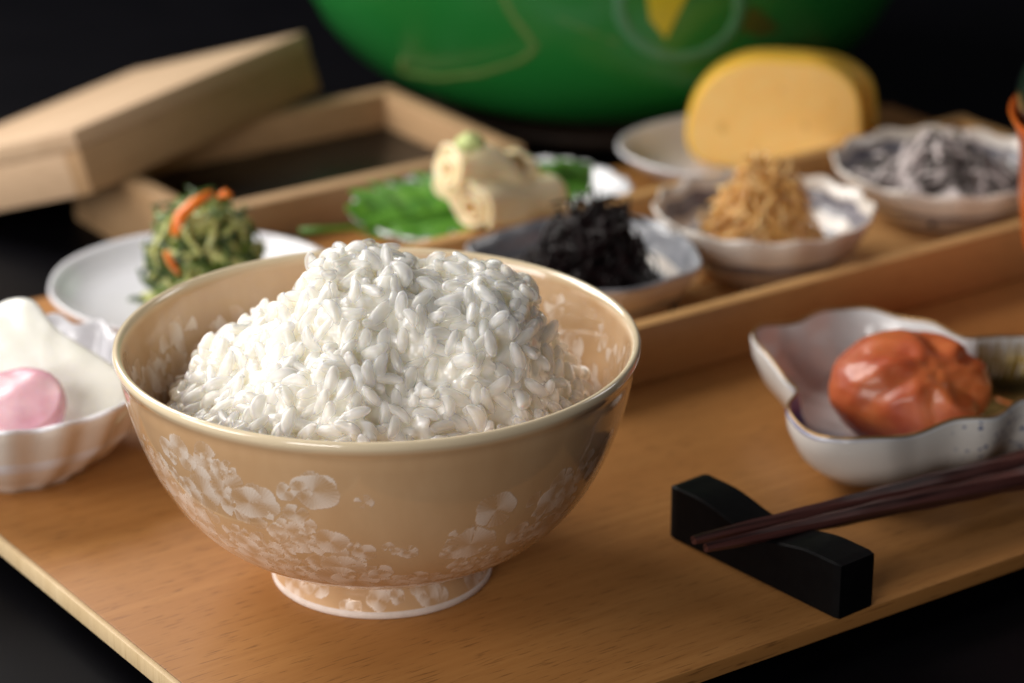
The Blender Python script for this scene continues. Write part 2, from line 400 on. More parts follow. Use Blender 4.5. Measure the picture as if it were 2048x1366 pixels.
    for _ in range(34): add(math.radians(rs.uniform(105, 190)), s_rim + rs.uniform(.12, .42)*L_in, rs.uniform(.0035, .0062), rs.randint(3, 6), False)
    for t_c, s_c, R, K, full in spots:
        rows = np.where(np.abs(s - s_c) < R)[0]
        if len(rows) == 0: continue
        rr = max(np.interp(s_c, s, r), .004)
        dt = (th - t_c + math.pi) % (2*math.pi) - math.pi
        colsel = np.where(np.abs(dt)*rr < R*1.3)[0]
        if len(colsel) == 0: continue
        dx = dt[colsel][None, :]*r[rows][:, None]; dy = (s[rows]-s_c)[:, None] + 0*dx
        dist = np.hypot(dx, dy); ang = np.arctan2(dy, dx)
        m_ = np.zeros_like(dist); g_ = np.zeros_like(dist)
        a0 = rs.rand()*6.28; phi = rs.rand()*6.28; phi_l = rs.normal(.5, .75)
        for k_ in range(K):
            ac = a0 + k_*2*math.pi/K + rs.uniform(-.25, .25)
            hw = (math.pi/K*1.02) if full else rs.uniform(.32, .78)
            Rk = R*(rs.uniform(.88, 1.) if full else rs.uniform(.65, 1.))
            da = (ang - ac + math.pi) % (2*math.pi) - math.pi
            x_ = np.abs(da)/hw
            lim = Rk*(1 + .10*np.cos(da*3))*np.where(x_ < 1, 1, 0)
            ins = (dist < lim)
            edge = np.clip((lim-dist)/.00022, 0, 1)
            lum = .05 + .95*np.abs(np.cos(ang - phi_l))**2.2*(.45 + .55*dist/Rk) + .14*np.sin(ang*31+phi)*(dist/Rk) + .25*np.exp(-((lim-dist)/.0003)**2) + .10*rs.uniform(-1, 1)  # crystal sheen painted into the colour, brightest along an assumed light direction
            upd = ins & (edge > m_)
            m_[upd] = edge[upd]; g_[upd] = np.clip(lum, 0, 1)[upd]
        sub = np.ix_(rows, colsel)
        new = m_ > .3
        t1 = Rm[sub]; t1[new] = m_[new]; Rm[sub] = t1
        t2 = G[sub]; t2[new] = g_[new]; G[sub] = t2
    lip = np.exp(-((s - s_rim + .0004)/.0028)**4)
    Cc = np.ones((n, nt_, 4)); Cc[..., 0] = Rm*(1-lip[:, None]); Cc[..., 1] = G; Cc[..., 2] = lip[:, None]
    att = me.color_attributes.new('crystal', 'FLOAT_COLOR', 'POINT')
    att.data.foreach_set('color', Cc.reshape(-1))
    me.update(calc_edges=True); me.validate(); me.shade_smooth()
    return me
bowl = thing('rice_bowl', (0, 0, 0), 'large tan glazed bowl with pale crystal flowers, heaped with white rice', 'bowl')
obj('glazed_body', bowl_mesh(), M['glaze'], bowl)
def ring(prof, ns=160):
    vs, fs = [], []
    m_ = len(prof)
    for i in range(ns):
        a = 2*math.pi*i/ns
        for r, z in prof: vs.append((r*math.cos(a), r*math.sin(a), z))
    for i in range(ns):
        j = (i+1) % ns
        for k in range(m_):
            k2 = (k+1) % m_
            fs.append((i*m_+k, j*m_+k, j*m_+k2, i*m_+k2))
    return vs, fs
obj('bare_foot_ring', mesh('bare_foot_ring', *ring([(.0226, .0001), (.0229, -.0001), (.0255, -.0001), (.0259, .0003), (.0259, .0016), (.0250, .0020), (.0240, .0018)])), M['bisque'], bowl).location.z = .0001

# ------------------------------------------------------------------ rice
RT = [0, .15, .30, .50, .68, .80, .92, 1.0, 1.15]
PR = [1.0, .985, .94, .85, .72, .36, .10, .0, -.16]
PL = [1.0, .97, .86, .58, .40, .27, .09, .0, -.16]
PF = [1.0, .96, .84, .63, .44, .30, .14, .02, -.16]
def mound(x, y):
    a = math.atan2(y, x); R = .0485 if y > 0 else .0498
    t = math.hypot(x-.001, y)/R
    c, s_ = math.cos(a), math.sin(a)
    wr, wl = max(c, 0)**2, max(-c, 0)**2; wf = max(-s_, 0)**2; wb = max(s_, 0)**2
    h = wr*interp(RT, PR, t) + wl*interp(RT, PL, t) + wf*interp(RT, PF, t) + wb*interp(RT, PL, t)
    n1 = noise.noise(Vector((x*48, y*48, 9.2)))*.0044 + noise.noise(Vector((x*95, y*95, 3.1)))*.0022 + noise.noise(Vector((x*190, y*190, 7.7)))*.0011
    return .0440 + .0352*h + n1*(1 if t < 1.05 else .5)
def mound_n(x, y, e=.0012):
    return Vector((-(mound(x+e, y)-mound(x-e, y))/(2*e), -(mound(x, y+e)-mound(x, y-e))/(2*e), 1)).normalized()
def grain(seed, nu=14, nv=9):
    q = random.Random(seed)
    L = q.uniform(.0030, .0041); w_ = q.uniform(.00128, .00165); h = q.uniform(.00120, .0015); bend = q.uniform(-.0006, .0014)
    notch = q.uniform(.0, .35); vs = [Vector((-L, 0, 0))]; fs = []
    for i in range(1, nv):
        u = -math.cos(math.pi*i/nv); rr = (1-abs(u)**2.4)**.5
        if u > .55: rr *= 1-notch*(u-.55)
        for k in range(nu):
            a = 2*math.pi*k/nu
            lump = 1+.07*noise.noise(Vector((u*2.2, math.cos(a)*1.1+seed, math.sin(a)*1.1)))
            groove = 1-.13*math.exp(-((a-math.pi/2)/.45)**2)
            vs.append(Vector((u*L, w_*rr*math.cos(a)*lump + bend*(1-u*u)*.9, h*rr*math.sin(a)*lump*groove)))
    vs.append(Vector((L*(1-.1*notch), 0, 0)))
    for k in range(nu): fs.append((0, 1+(k+1) % nu, 1+k))
    for i in range(nv-2):
        for k in range(nu):
            k2 = (k+1) % nu
            fs.append((1+i*nu+k, 1+i*nu+k2, 1+(i+1)*nu+k2, 1+(i+1)*nu+k))
    last = len(vs)-1
    for k in range(nu): fs.append((last, 1+(nv-2)*nu+k, 1+(nv-2)*nu+(k+1) % nu))
    return vs, fs
GR = [grain(k+1) for k in range(14)]
GM = [mesh('rice_grain', *g) for g in GR]
for g_ in GM: g_.materials.append(M['rice'])
rice = thing('rice_mound', (0, 0, .0135), 'heaped mound of glossy cooked white rice in the tan bowl', 'rice')
O = Vector((0, 0, .0135))
def grain_matrix(x, y, off, tilt):
    n = mound_n(x, y); p = Vector((x, y, mound(x, y))) + n*off
    t = Vector((rnd.gauss(0, 1), rnd.gauss(0, 1), 0))
    t = t - n*t.dot(n)
    down = Vector((n.x, n.y, 0))
    if down.length > .1 and rnd.random() < .45: t = down.normalized()*.01 - n*n.dot(down.normalized()*.01) + t*.003
    t = t.normalized() + n*rnd.gauss(0, tilt)
    nn = (n + Vector((rnd.gauss(0, .6), rnd.gauss(0, .6), rnd.gauss(0, .6)))).normalized()
    s_ = rnd.uniform(.86, 1.12)
    return place(t, nn, p - O) @ Matrix.Diagonal((s_, s_*rnd.uniform(.92, 1.08), s_, 1))
pts, tries = [], 0
while len(pts) < 560 and tries < 60000:
    tries += 1
    x = rnd.uniform(-.05, .05); y = rnd.uniform(-.05, .046)
    if math.hypot(x, y) > .0488: continue
    z = mound(x, y)
    if any((x-a)**2+(y-b_)**2+(z-c)**2 < .00275**2 for a, b_, c in pts): continue
    pts.append((x, y, z))
toward = (CAM - Vector((0, 0, .06))).normalized()
def score(p):
    n = mound_n(p[0], p[1]); return n.dot(toward)*1.0 - p[1]*6 + (.5 if p[2] > .075 else 0) + rnd.uniform(-.1, .1)
pts.sort(key=score, reverse=True)
inner = []
for k, (x, y, z) in enumerate(pts[:300]):
    gmx = grain_matrix(x, y, rnd.uniform(-.0011, .0007), .75 if rnd.random() < .3 else .35)
    obj('rice_grain', GM[k % len(GM)], None, rice, gmx); inner.append((k % len(GM), gmx))
# the rest of the grains and the packed inside: one fused mass
cv, cf = [], []
def push(vs, fs, mw):
    o_ = len(cv); cv.extend(mw @ v for v in vs); cf.extend(tuple(i+o_ for i in f) for f in fs)
for k, gmx in inner: push(*GR[k], Matrix.Translation(-toward*.0011) @ gmx @ Matrix.Diagonal((.80, .66, .66, 1)))
for x, y, z in pts[300:]:
    push(*GR[rnd.randrange(14)], grain_matrix(x, y, rnd.uniform(-.0010, .0005), .38))
for _ in range(1500):
    a = rnd.random()*2*math.pi; r = .0490*math.sqrt(rnd.random()); x, y = r*math.cos(a), r*math.sin(a)
    push(*GR[rnd.randrange(14)], grain_matrix(x, y, rnd.uniform(-.0030, -.0012), .45))
nr, na = 26, 72; vs = []; fs = []
for i in range(nr+1):
    for k in range(na):
        a = 2*math.pi*k/na; r = .0487*i/nr
        x, y = r*math.cos(a), r*math.sin(a); vs.append(Vector((x, y, mound(x, y)-.0028)) - O)
for i in range(nr):
    for k in range(na):
        k2 = (k+1) % na; fs.append((i*na+k, (i+1)*na+k, (i+1)*na+k2, i*na+k2))
b0 = len(vs)
for k in range(na):
    a = 2*math.pi*k/na; vs.append(Vector((.0425*math.cos(a), .0425*math.sin(a), .026)) - O)
for k in range(na):
    k2 = (k+1) % na; fs.append((nr*na+k, b0+k, b0+k2, nr*na+k2))
fs.append(tuple(b0+k for k in range(na)))
push(vs, fs, Matrix.Identity(4))
cm_ = mesh('packed_grains', cv, cf)
core = obj('packed_grains', cm_, M['rice_in'], rice); core['kind'] = 'stuff'
rm = core.modifiers.new('fuse', 'REMESH'); rm.mode = 'VOXEL'; rm.voxel_size = .00042; rm.use_smooth_shade = True
sm = core.modifiers.new('soften', 'SMOOTH'); sm.factor = .5; sm.iterations = 2

# ------------------------------------------------------------------ dishes
def dish_mesh(name, outline, outer, inner, n=180, lobes=0, lob_amp=0., flute=0., zfun=None):
    """outline: n (x, y) rim points; outer / inner: lists of (fraction of the rim, z) from centre out and from rim in."""
    vs, fs, mi = [], [], []
    prof = outer + inner
    for (f, z) in prof:
        for k in range(n):
            x, y = outline[k]; a = 2*math.pi*k/n
            fl = 1 + flute*f*math.cos(lobes*a) if lobes else 1
            zz = z + (lob_amp*f**4*math.cos(lobes*a) if lobes else 0)
            if zfun: zz += zfun(a, x, y)*f**3
            vs.append((x*f*fl, y*f*fl, zz))
    m_ = len(prof)
    for i in range(m_-1):
        for k in range(n):
            k2 = (k+1) % n
            fs.append((i*n+k, i*n+k2, (i+1)*n+k2, (i+1)*n+k)); mi.append(0 if i < len(outer)-1 else 1)
    fs.append(tuple(reversed(range(n)))); mi.append(0)
    fs.append(tuple(range((m_-1)*n, m_*n))); mi.append(1)
    me = mesh(name, vs, fs); me.polygons.foreach_set('material_index', mi)
    return me
def circle(r, n=180, ry=None): return [(r*math.cos(2*math.pi*k/n), (ry or r)*math.sin(2*math.pi*k/n)) for k in range(n)]
def superell(a, b_, p, n=180):
    out = []
    for k in range(n):
        t = 2*math.pi*k/n; c, s_ = math.cos(t), math.sin(t)
        out.append((a*math.copysign(abs(c)**(2/p), c), b_*math.copysign(abs(s_)**(2/p), s_)))
    return out
def flat_plate(h):
    return ([(.0, .0012), (.50, .0012), (.53, 0), (.58, 0), (.60, .0016), (.80, h*.42), (.94, h*.80), (.985, h*.95), (1.0, h)],
            [(.993, h+.0010), (.972, h+.0008), (.94, h*.80+.0014), (.86, h*.48+.0016), (.70, .0040), (.4, .0034), (0.01, .0033)])
def deep_dish(h, base=.48):
    return ([(0, .0014), (base-.05, .0014), (base-.02, 0), (base+.03, 0), (base+.05, .0016), (.70, h*.24), (.86, h*.54), (.96, h*.86), (1.0, h)],
            [(.996, h+.0009), (.975, h+.0009), (.945, h*.84), (.85, h*.50), (.70, h*.27), (.5, .0036), (.25, .0030), (.01, .0029)])
WP = [M['porcelain'], M['porcelain']]

o = obj('salad_plate', dish_mesh('salad_plate', circle(.0425), *flat_plate(.0095), lobes=9, flute=.003, lob_amp=.0), WP)
o.location = at(393, 563, .0095) - Vector((0, 0, .0095))
tag(o, 'round flat white plate carrying the mound of green salad', 'plate'); salad_c = o.location.copy()

o = obj('pickle_dish', dish_mesh('pickle_dish', circle(.0385, 240), *deep_dish(.0235, .5), n=240, lobes=18, flute=.034, lob_amp=.0008), [M['porcelain_warm'], M['porcelain']])
o.location = (-.0975, .0625, .0); pick_c = o.location.copy()
tag(o, 'white fluted dish at the left edge holding pickles', 'dish')

o = obj('tofu_skin_plate', dish_mesh('tofu_skin_plate', superell(.0455, .0300, 2.7), *flat_plate(.0115), lobes=26, flute=.008, lob_amp=.0003), WP)
o.location = W(.1535, .1765, 0); o.rotation_euler = (0, 0, RZ); yuba_c = o.location.copy()
tag(o, 'oval white plate under the green leaf and cream rolls', 'plate')

o = obj('omelette_plate', dish_mesh('omelette_plate', superell(.0405, .0305, 2.4), *flat_plate(.0120)), WP)
o.location = W(.2515, .1775, 0); o.rotation_euler = (0, 0, RZ)
tag(o, 'warm white plate under the yellow omelette slices', 'plate'); egg_c = o.location.copy()

# leaf shaped dish of the black seaweed
ctl = []
for deg, r in ((0, .0285), (25, .0285), (55, .0325), (87, .0350), (112, .0318), (140, .0318), (160, .0350), (171, .0385), (184, .0350), (205, .0300), (240, .0300), (283, .0310), (315, .0285), (336, .0310), (348, .0300)):
    a = math.radians(deg); ctl.append((deg, r))
def polar(ctl, n=180):
    d = [c[0] for c in ctl] + [ctl[0][0]+360]; r = [c[1] for c in ctl] + [ctl[0][1]]
    rr = np.interp(np.arange(n)*360/n, d, r); kern = np.ones(5)/5
    rr = np.convolve(np.r_[rr[-2:], rr, rr[:2]], kern, 'valid')
    return [(rr[k]*math.cos(2*math.pi*k/n), rr[k]*math.sin(2*math.pi*k/n)) for k in range(n)]
o = obj('seaweed_dish', dish_mesh('seaweed_dish', polar(ctl), *deep_dish(.0175, .46)), [M['porcelain_warm'], M['slate_glaze']])
sea_c = Vector((.0548, .1555, TF)); o.location = sea_c
tag(o, 'slate grey leaf shaped dish under the black seaweed', 'dish')

jako_c = Vector((.1050, .1895, TF)); kelp_c = Vector((.1655, .2400, TF))
dm = dish_mesh('scalloped_dish', circle(.0325), *deep_dish(.0195, .46), lobes=14, flute=.018, lob_amp=.0006)
dm.materials.append(M['porcelain_warm']); dm.materials.append(M['grey_glaze'])
for i in range(len(dm.polygons)):                                   # a white lip round the grey inside
    if dm.polygons[i].material_index == 1 and i < 180*11: dm.polygons[i].material_index = 0
sd = obj('scalloped_dish', dm); sd.location = jako_c
tag(sd, 'scalloped grey and white dish under the heap of tiny amber fish', 'dish', 'scalloped dishes in the long tray')
s2 = sd.copy(); COL.objects.link(s2); s2.location = kelp_c; s2.rotation_euler = (0, 0, .2); s2.scale = (1.07, 1.07, .86)
tag(s2, 'scalloped grey and white dish under the dusty kelp strips', 'dish', 'scalloped dishes in the long tray')

# plum dish
pc = Vector((.1385, .0725, 0))
rim_pts = [(.0942, .0975), (.0948, .0880), (.1000, .0720), (.1022, .0590), (.0990, .0490), (.1025, .0385), (.1105, .0305), (.1215, .0305), (.1310, .0370), (.1400, .0420), (.1500, .0440),
           (.1590, .0530), (.1710, .0560), (.1810, .0650), (.1850, .0790), (.1800, .0920), (.1705, .0990), (.1530, .0975), (.1420, .1080), (.1285, .1190), (.1170, .1180), (.1080, .1100), (.1000, .1060)]
rim = smooth_closed([(x-pc.x, y-pc.y) for x, y in rim_pts], 230)
def ume_z(a, x, y): return .0022*math.exp(-((x+.044)**2+(y-.022)**2)/.0003) + .0012*math.sin(x*220)*math.cos(y*170)
prof_o = [(0, .0016), (.50, .0016), (.54, 0), (.60, 0), (.62, .0014), (.80, .0035), (.92, .0085), (.985, .0145), (1., .0188)]
prof_i = [(.992, .0197), (.968, .0193), (.945, .0140), (.88, .0085), (.76, .0048), (.5, .0035), (.01, .0032)]
du = thing('plum_dish', pc, 'white lobed dish with cobalt specks and gold rim holding the red plum', 'dish')
me = dish_mesh('glazed_dish', rim, prof_o, prof_i, n=230, zfun=ume_z)
obj('glazed_dish', me, [M['speck'], M['wash']], du)
ln = []
for k in range(230):
    x, y = rim[k]; ln.append(Vector((x*.984, y*.984, .0198+ume_z(0, x, y)*.95)))
vs, fs = tube(ln + [ln[0]], .00042, 6, 1, cap=False)
obj('gold_rim', mesh('gold_rim', vs, fs), M['gold_rim'], du)
# gold panel on the inner wall and floor at the far right
def inner_z(x, y):
    a = math.atan2(y, x); best = min(rim, key=lambda p: abs((math.atan2(p[1], p[0])-a+math.pi) % (2*math.pi)-math.pi))
    f = math.hypot(x, y)/math.hypot(*best)
    fr = [p[0] for p in prof_i][::-1]; zr = [p[1] for p in prof_i][::-1]
    return interp(fr, zr, min(f, .975)) + ume_z(0, *best)*f**3, f
gx, gy = 62, 120; vs = []; fs = []; ids = {}
for i in range(gx+1):
    for j in range(gy+1):
        x = .0155 + .031*i/gx; y = -.031 + .058*j/gy
        z, f = inner_z(x, y)
        if f < .972: ids[i, j] = len(vs); vs.append((x, y, z+.0006))
for i in range(gx):
    for j in range(gy):
        q = [ids.get(t) for t in ((i, j), (i+1, j), (i+1, j+1), (i, j+1))]
        if None not in q: fs.append(tuple(q))
obj('gold_panel', mesh('gold_panel', vs, fs), M['gold_leaf'], du)
st = []
for lx, ly in ((.0205, .0175), (.0215, .0163), (.0240, .0140), (.0275, .0138), (.0300, .0160)):
    z, f = inner_z(lx, ly); st.append(Vector((lx, ly, z+.0012)))
vs, fs = tube(st, [.0005, .0008, .001, .0009, .0004], 6, .5); obj('brush_stroke', mesh('brush_stroke', vs, fs), M['rust_paint'], du)

# the plum
bm = bmesh.new(); bmesh.ops.create_icosphere(bm, subdivisions=6, radius=1)
pole = Vector((.28, -.62, .73)).normalized(); e1 = pole.cross(Vector((0, 0, 1))).normalized(); e2 = pole.cross(e1)
val = [(.15, .95, .30), (1.2, .75, .22), (2.25, 1.0, .34), (3.35, .8, .24), (4.25, 1.0, .30), (5.4, .7, .26)]
for v in bm.verts:
    p = v.co.normalized(); th = math.acos(max(-1, min(1, p.dot(pole)))); ps = math.atan2(p.dot(e2), p.dot(e1)) % (2*math.pi)
    ps += .12*math.sin(th*3+1)+.12*noise.noise(p*2.5)
    dsp = 0.
    for a, amp, wd in val:
        da = abs((ps-a+math.pi) % (2*math.pi)-math.pi)*math.sin(max(th, .18))
        fall = math.exp(-((th-.62)/.55)**2)
        dsp -= amp*.125*fall*math.exp(-abs(da/(wd*.62))**1.35)
        dsp += amp*.045*fall*math.exp(-((da-wd*.95)/(.13))**2)
    dsp -= .06*math.exp(-(th/.25)**2)
    dsp += .05*noise.noise(p*1.6+Vector((3, 1, 2))) + .020*noise.noise(p*4.5) + .004*noise.noise(p*10)
    v.co = p*(1+dsp)
for v in bm.verts:
    v.co = Vector((v.co.x*.0205, v.co.y*.0188, v.co.z*.0148))
    if v.co.z < -.0118: v.co.z = -.0118 + (v.co.z+.0118)*.25
mp = bpy.data.meshes.new('plum_flesh'); bm.to_mesh(mp); bm.free(); mp.shade_smooth()
pl = obj('pickled_plum', mp, M['plum']); pl.location = (pc.x-.0056, pc.y-.0002, .0157)
tag(pl, 'wrinkled red orange pickled plum sitting in the white lobed dish', 'plum')

# ------------------------------------------------------------------ chopsticks and rest
rb = W(.0742, -.0530, 0)
L, Wd = .0282, .0058; nx = 40; vs = []; fs = []
for i in range(nx+1):
    s_ = -L + 2*L*i/nx
    t = abs(s_)/L
    h = .0140 if t > .70 else .0111 + .0029*(.5-.5*math.cos(math.pi*min(1, t/.70)))
    b_ = .0005
    cs = [(-Wd+b_, 0), (Wd-b_, 0), (Wd, b_), (Wd, h-b_), (Wd-b_, h), (-Wd+b_, h), (-Wd, h-b_), (-Wd, b_)]
    ins = .0004 if i in (0, nx) else 0
    for x, z in cs: vs.append((x*(1-ins/Wd), s_, min(max(z, ins*.5), h-ins)))
for i in range(nx):
    for k in range(8):
        k2 = (k+1) % 8; fs.append((i*8+k2, i*8+k, (i+1)*8+k, (i+1)*8+k2))
fs.append(tuple(range(8))); fs.append(tuple(reversed(range(nx*8, nx*8+8))))
rm_ = mesh('chopstick_rest', vs, fs); rm_.set_sharp_from_angle(angle=math.radians(25))
r_o = obj('chopstick_rest', rm_, M['black_rest']); r_o.location = rb; r_o.rotation_euler = (0, 0, RZ+.084)
tag(r_o, 'small black wooden block with a dipped middle holding up the chopsticks', 'rest')

def chopstick(tip, far, label, seed):
    T = Vector(tip); D = (Vector(far)-T).normalized(); Ln = .222
    q = random.Random(seed); n = 90; vs = []; fs = []; ns = 7
    for i in range(n+1):
        s_ = i/n; r = .00112 + .0034*s_**.74
        for k in range(ns):
            a = 2*math.pi*k/ns + s_*2.6 + seed
            rr = r*(1 + .045*math.sin(s_*95+k*2.4+seed) + .035*math.sin(s_*41+k*1.3))
            vs.append((s_*Ln, rr*math.cos(a), rr*math.sin(a)))
    for i in range(n):
        for k in range(ns):
            k2 = (k+1) % ns; fs.append((i*ns+k, i*ns+k2, (i+1)*ns+k2, (i+1)*ns+k))
    fs.append(tuple(reversed(range(ns)))); fs.append(tuple(range(n*ns, n*ns+ns)))
    me = mesh('chopstick', vs, fs); me.set_sharp_from_angle(angle=math.radians(32))
    o = obj('chopstick', me, M['chop']); o.matrix_world = place(D, Vector((0, 0, 1)), T)
    return tag(o, label, 'chopstick', 'pair of dark chopsticks')
zt, zf = .0136, .0096
chopstick(at(1387, 1081, zt), at(2048, 924, zf), 'dark reddish brown carved chopstick lying farther from the viewer, nearer the plum dish', 1)
chopstick(at(1411, 1096, zt), at(2048, 955, zf), 'dark reddish brown carved chopstick lying nearer the viewer, along the board edge', 4)

# ------------------------------------------------------------------ heaps
def strand_mesh(name, L, r, bend, wig, seed, flat=1., n=14, ns=7, taper=.5, head=0.):
    q = random.Random(seed); ph = q.random()*6.28; P = []; R = []
    for i in range(n):
        s_ = 2*i/(n-1)-1
        P.append(Vector((s_*L/2*(1-.15*bend*bend), wig*L*math.sin(s_*3.2+ph), -bend*L*.5*s_*s_ + wig*.5*L*math.cos(s_*4.1+ph*2))))
        k = 1 - (1-taper)*abs(s_)**3
        if head: k *= 1 + head*math.exp(-((s_-.8)/.22)**2)
        R.append(r*k*(1+.12*math.sin(i*2.1+ph)))
    vs, fs = tube(P, R, ns, flat)
    return mesh(name, vs, fs)
def heap(root, name, meshes, count, rx, ry, h, power, sep, radial=.35, lift=.15, zlow=0., seed=0, layers=3, cx=0., cy=0., rise=0.):
    q = random.Random(seed)
    def H(x, y):
        t = math.hypot(x/rx, y/ry)
        return zlow + rise*t**4 + h*max(0., 1-t**power) + .0016*noise.noise(Vector((x*160, y*160, seed)))
    for k in range(count):
        a = q.random()*2*math.pi; t = math.sqrt(q.random())*1.0
        x, y = rx*t*math.cos(a), ry*t*math.sin(a); e = .001
        n = Vector((-(H(x+e, y)-H(x-e, y))/(2*e), -(H(x, y+e)-H(x, y-e))/(2*e), 1)).normalized()
        rad = Vector((x, y, 0))
        if rad.length < 1e-4: rad = Vector((1, 0, 0))
        rad = rad - n*rad.dot(n)
        tt = Vector((q.gauss(0, 1), q.gauss(0, 1), q.gauss(0, 1))); tt = tt - n*tt.dot(n)
        tt = (rad.normalized()*radial*3 + tt.normalized()*(1-radial)).normalized() + n*q.gauss(0, lift)
        p = Vector((x+cx, y+cy, H(x, y))) - n*(sep*q.choice(range(layers)))
        p.z = max(p.z, zlow+.0005)
        s_ = q.uniform(.8, 1.15)
        nn = (n + Vector((q.gauss(0, .3), q.gauss(0, .3), q.gauss(0, .3)))).normalized()
        obj(name(q) if callable(name) else name, meshes(q) if callable(meshes) else q.choice(meshes), None, root,
            place(tt, nn, p) @ Matrix.Diagonal((s_, s_, s_, 1)))
def with_mat(ms, mat):
    for m_ in ms: m_.materials.append(mat)
    return ms
def core_dome(root, rx, ry, h, z0, mat, name='inner_mass', power=2., cx=0, cy=0):
    vs, fs = [], []; nr, na = 10, 32
    for i in range(nr+1):
        for k in range(na):
            a = 2*math.pi*k/na; t = i/nr; x, y = rx*t*math.cos(a), ry*t*math.sin(a)
            vs.append((x+cx, y+cy, z0 + h*(1-t**power) + .0012*noise.noise(Vector((x*170, y*170, h*900)))*(1 if i < nr else 0)))
    for i in range(nr):
        for k in range(na):
            k2 = (k+1) % na; fs.append((i*na+k, (i+1)*na+k, (i+1)*na+k2, i*na+k2))
    fs.append(tuple(nr*na+k for k in reversed(range(na))))
    o = obj(name, mesh(name, vs, fs), mat, root); o['kind'] = 'stuff'; return o

# green salad
sp = Vector((-.0575, .1640, .0035))
sal = thing('green_salad', sp, 'small mound of boiled greens topped with an orange carrot strip on the white plate', 'salad')
core_dome(sal, .0165, .0145, .0250, .0005, M['leaf_dark'])
gd = with_mat([strand_mesh('leaf_strand', .018, .0011, .35, .05, k, .45) for k in range(6)], M['leaf_dark'])
gm = with_mat([strand_mesh('leaf_strand', .018, .0010, .38, .06, 20+k, .6) for k in range(5)], M['leaf_mid'])
gs = with_mat([strand_mesh('stem_strand', .018, .0010, .42, .05, 40+k, .8) for k in range(5)], M['stem'])
def pick(q):
    r = q.random(); return q.choice(gd if r < .32 else gm if r < .54 else gs)
heap(sal, 'green_strand', pick, 270, .0195, .0170, .0285, 3.2, .0012, .15, .35, .001, 3)
cq = [((350, 460), (362, 432), (385, 408), (420, 392), .0335), ]
P = [at_y(348, 470, .1465)-sp, at_y(360, 432, .1500)-sp, at_y(388, 406, .1530)-sp, at_y(422, 386, .1570)-sp]
vs, fs = tube(P, [.0014, .0021, .0021, .0015], 10, .7); obj('carrot_strip', mesh('carrot_strip', vs, fs), M['carrot'], sal)
P = [at_y(332, 502, .1450)-sp, at_y(342, 525, .1440)-sp, at_y(358, 548, .1440)-sp]
vs, fs = tube(P, [.001, .0014, .001], 8, .7); obj('carrot_strip', mesh('carrot_strip', vs, fs), M['carrot'], sal)
P = [at_y(437, 394, .1580)-sp, at_y(450, 386, .1580)-sp, at_y(463, 392, .1580)-sp]
vs, fs = tube(P, [.0011, .0015, .0011], 8, .8); obj('carrot_strip', mesh('carrot_strip', vs, fs), M['carrot'], sal)

# black seaweed
hp = sea_c + Vector((-.0015, .0010, .0032))
sea = thing('black_seaweed', hp, 'tangled glossy black seaweed heap in the slate grey leaf dish', 'seaweed')
core_dome(sea, .0165, .0155, .0225, .0003, M['seaweed'])
sm_ = with_mat([strand_mesh('seaweed_strand', .015+.0016*k, .00052+.00005*k, .38, .10, 60+k, .7) for k in range(7)], M['seaweed'])
heap(sea, 'seaweed_strand', sm_, 300, .0195, .0175, .0265, 2.3, .0014, .10, .62, .0006, 5)

# tiny simmered fish
hp = jako_c + Vector((-.0005, .0000, .0036))
jk = thing('simmered_fish', hp, 'heap of tiny amber simmered fish in the middle scalloped dish', 'fish')
core_dome(jk, .0170, .0155, .0260, .0003, M['jako'])
j1 = with_mat([strand_mesh('small_fish', .0125+.0006*k, .00060, .32, .08, 80+k, .75, taper=.25, head=.5) for k in range(6)], M['jako'])
j2 = with_mat([strand_mesh('small_fish', .0130, .00058, .36, .09, 95+k, .75, taper=.25, head=.5) for k in range(4)], M['jako_pale'])
heap(jk, 'small_fish', lambda q: q.choice(j1 if q.random() < .62 else j2), 300, .0200, .0180, .0300, 2.0, .0010, .18, .50, .0006, 9)

# dusty kelp
hp = kelp_c + Vector((.0010, .0000, .0036))
kp = thing('salted_kelp', hp, 'heap of grey salt dusted kelp strips in the right scalloped dish', 'kelp')
core_dome(kp, .0215, .0215, .0130, .0003, M['kelp_dark'])
k1 = with_mat([strand_mesh('kelp_strip', .016+.0009*k, .0012, .26, .05, 110+k, .35, taper=.8) for k in range(6)], M['kelp_pale'])
k2_ = with_mat([strand_mesh('kelp_strip', .017, .0012, .22, .05, 130+k, .35, taper=.8) for k in range(3)], M['kelp_dark'])
heap(kp, 'kelp_strip', lambda q: q.choice(k1 if q.random() < .60 else k2_), 190, .0228, .0222, .0185, 1.5, .0014, .28, .26, .0030, 12, rise=.0065)

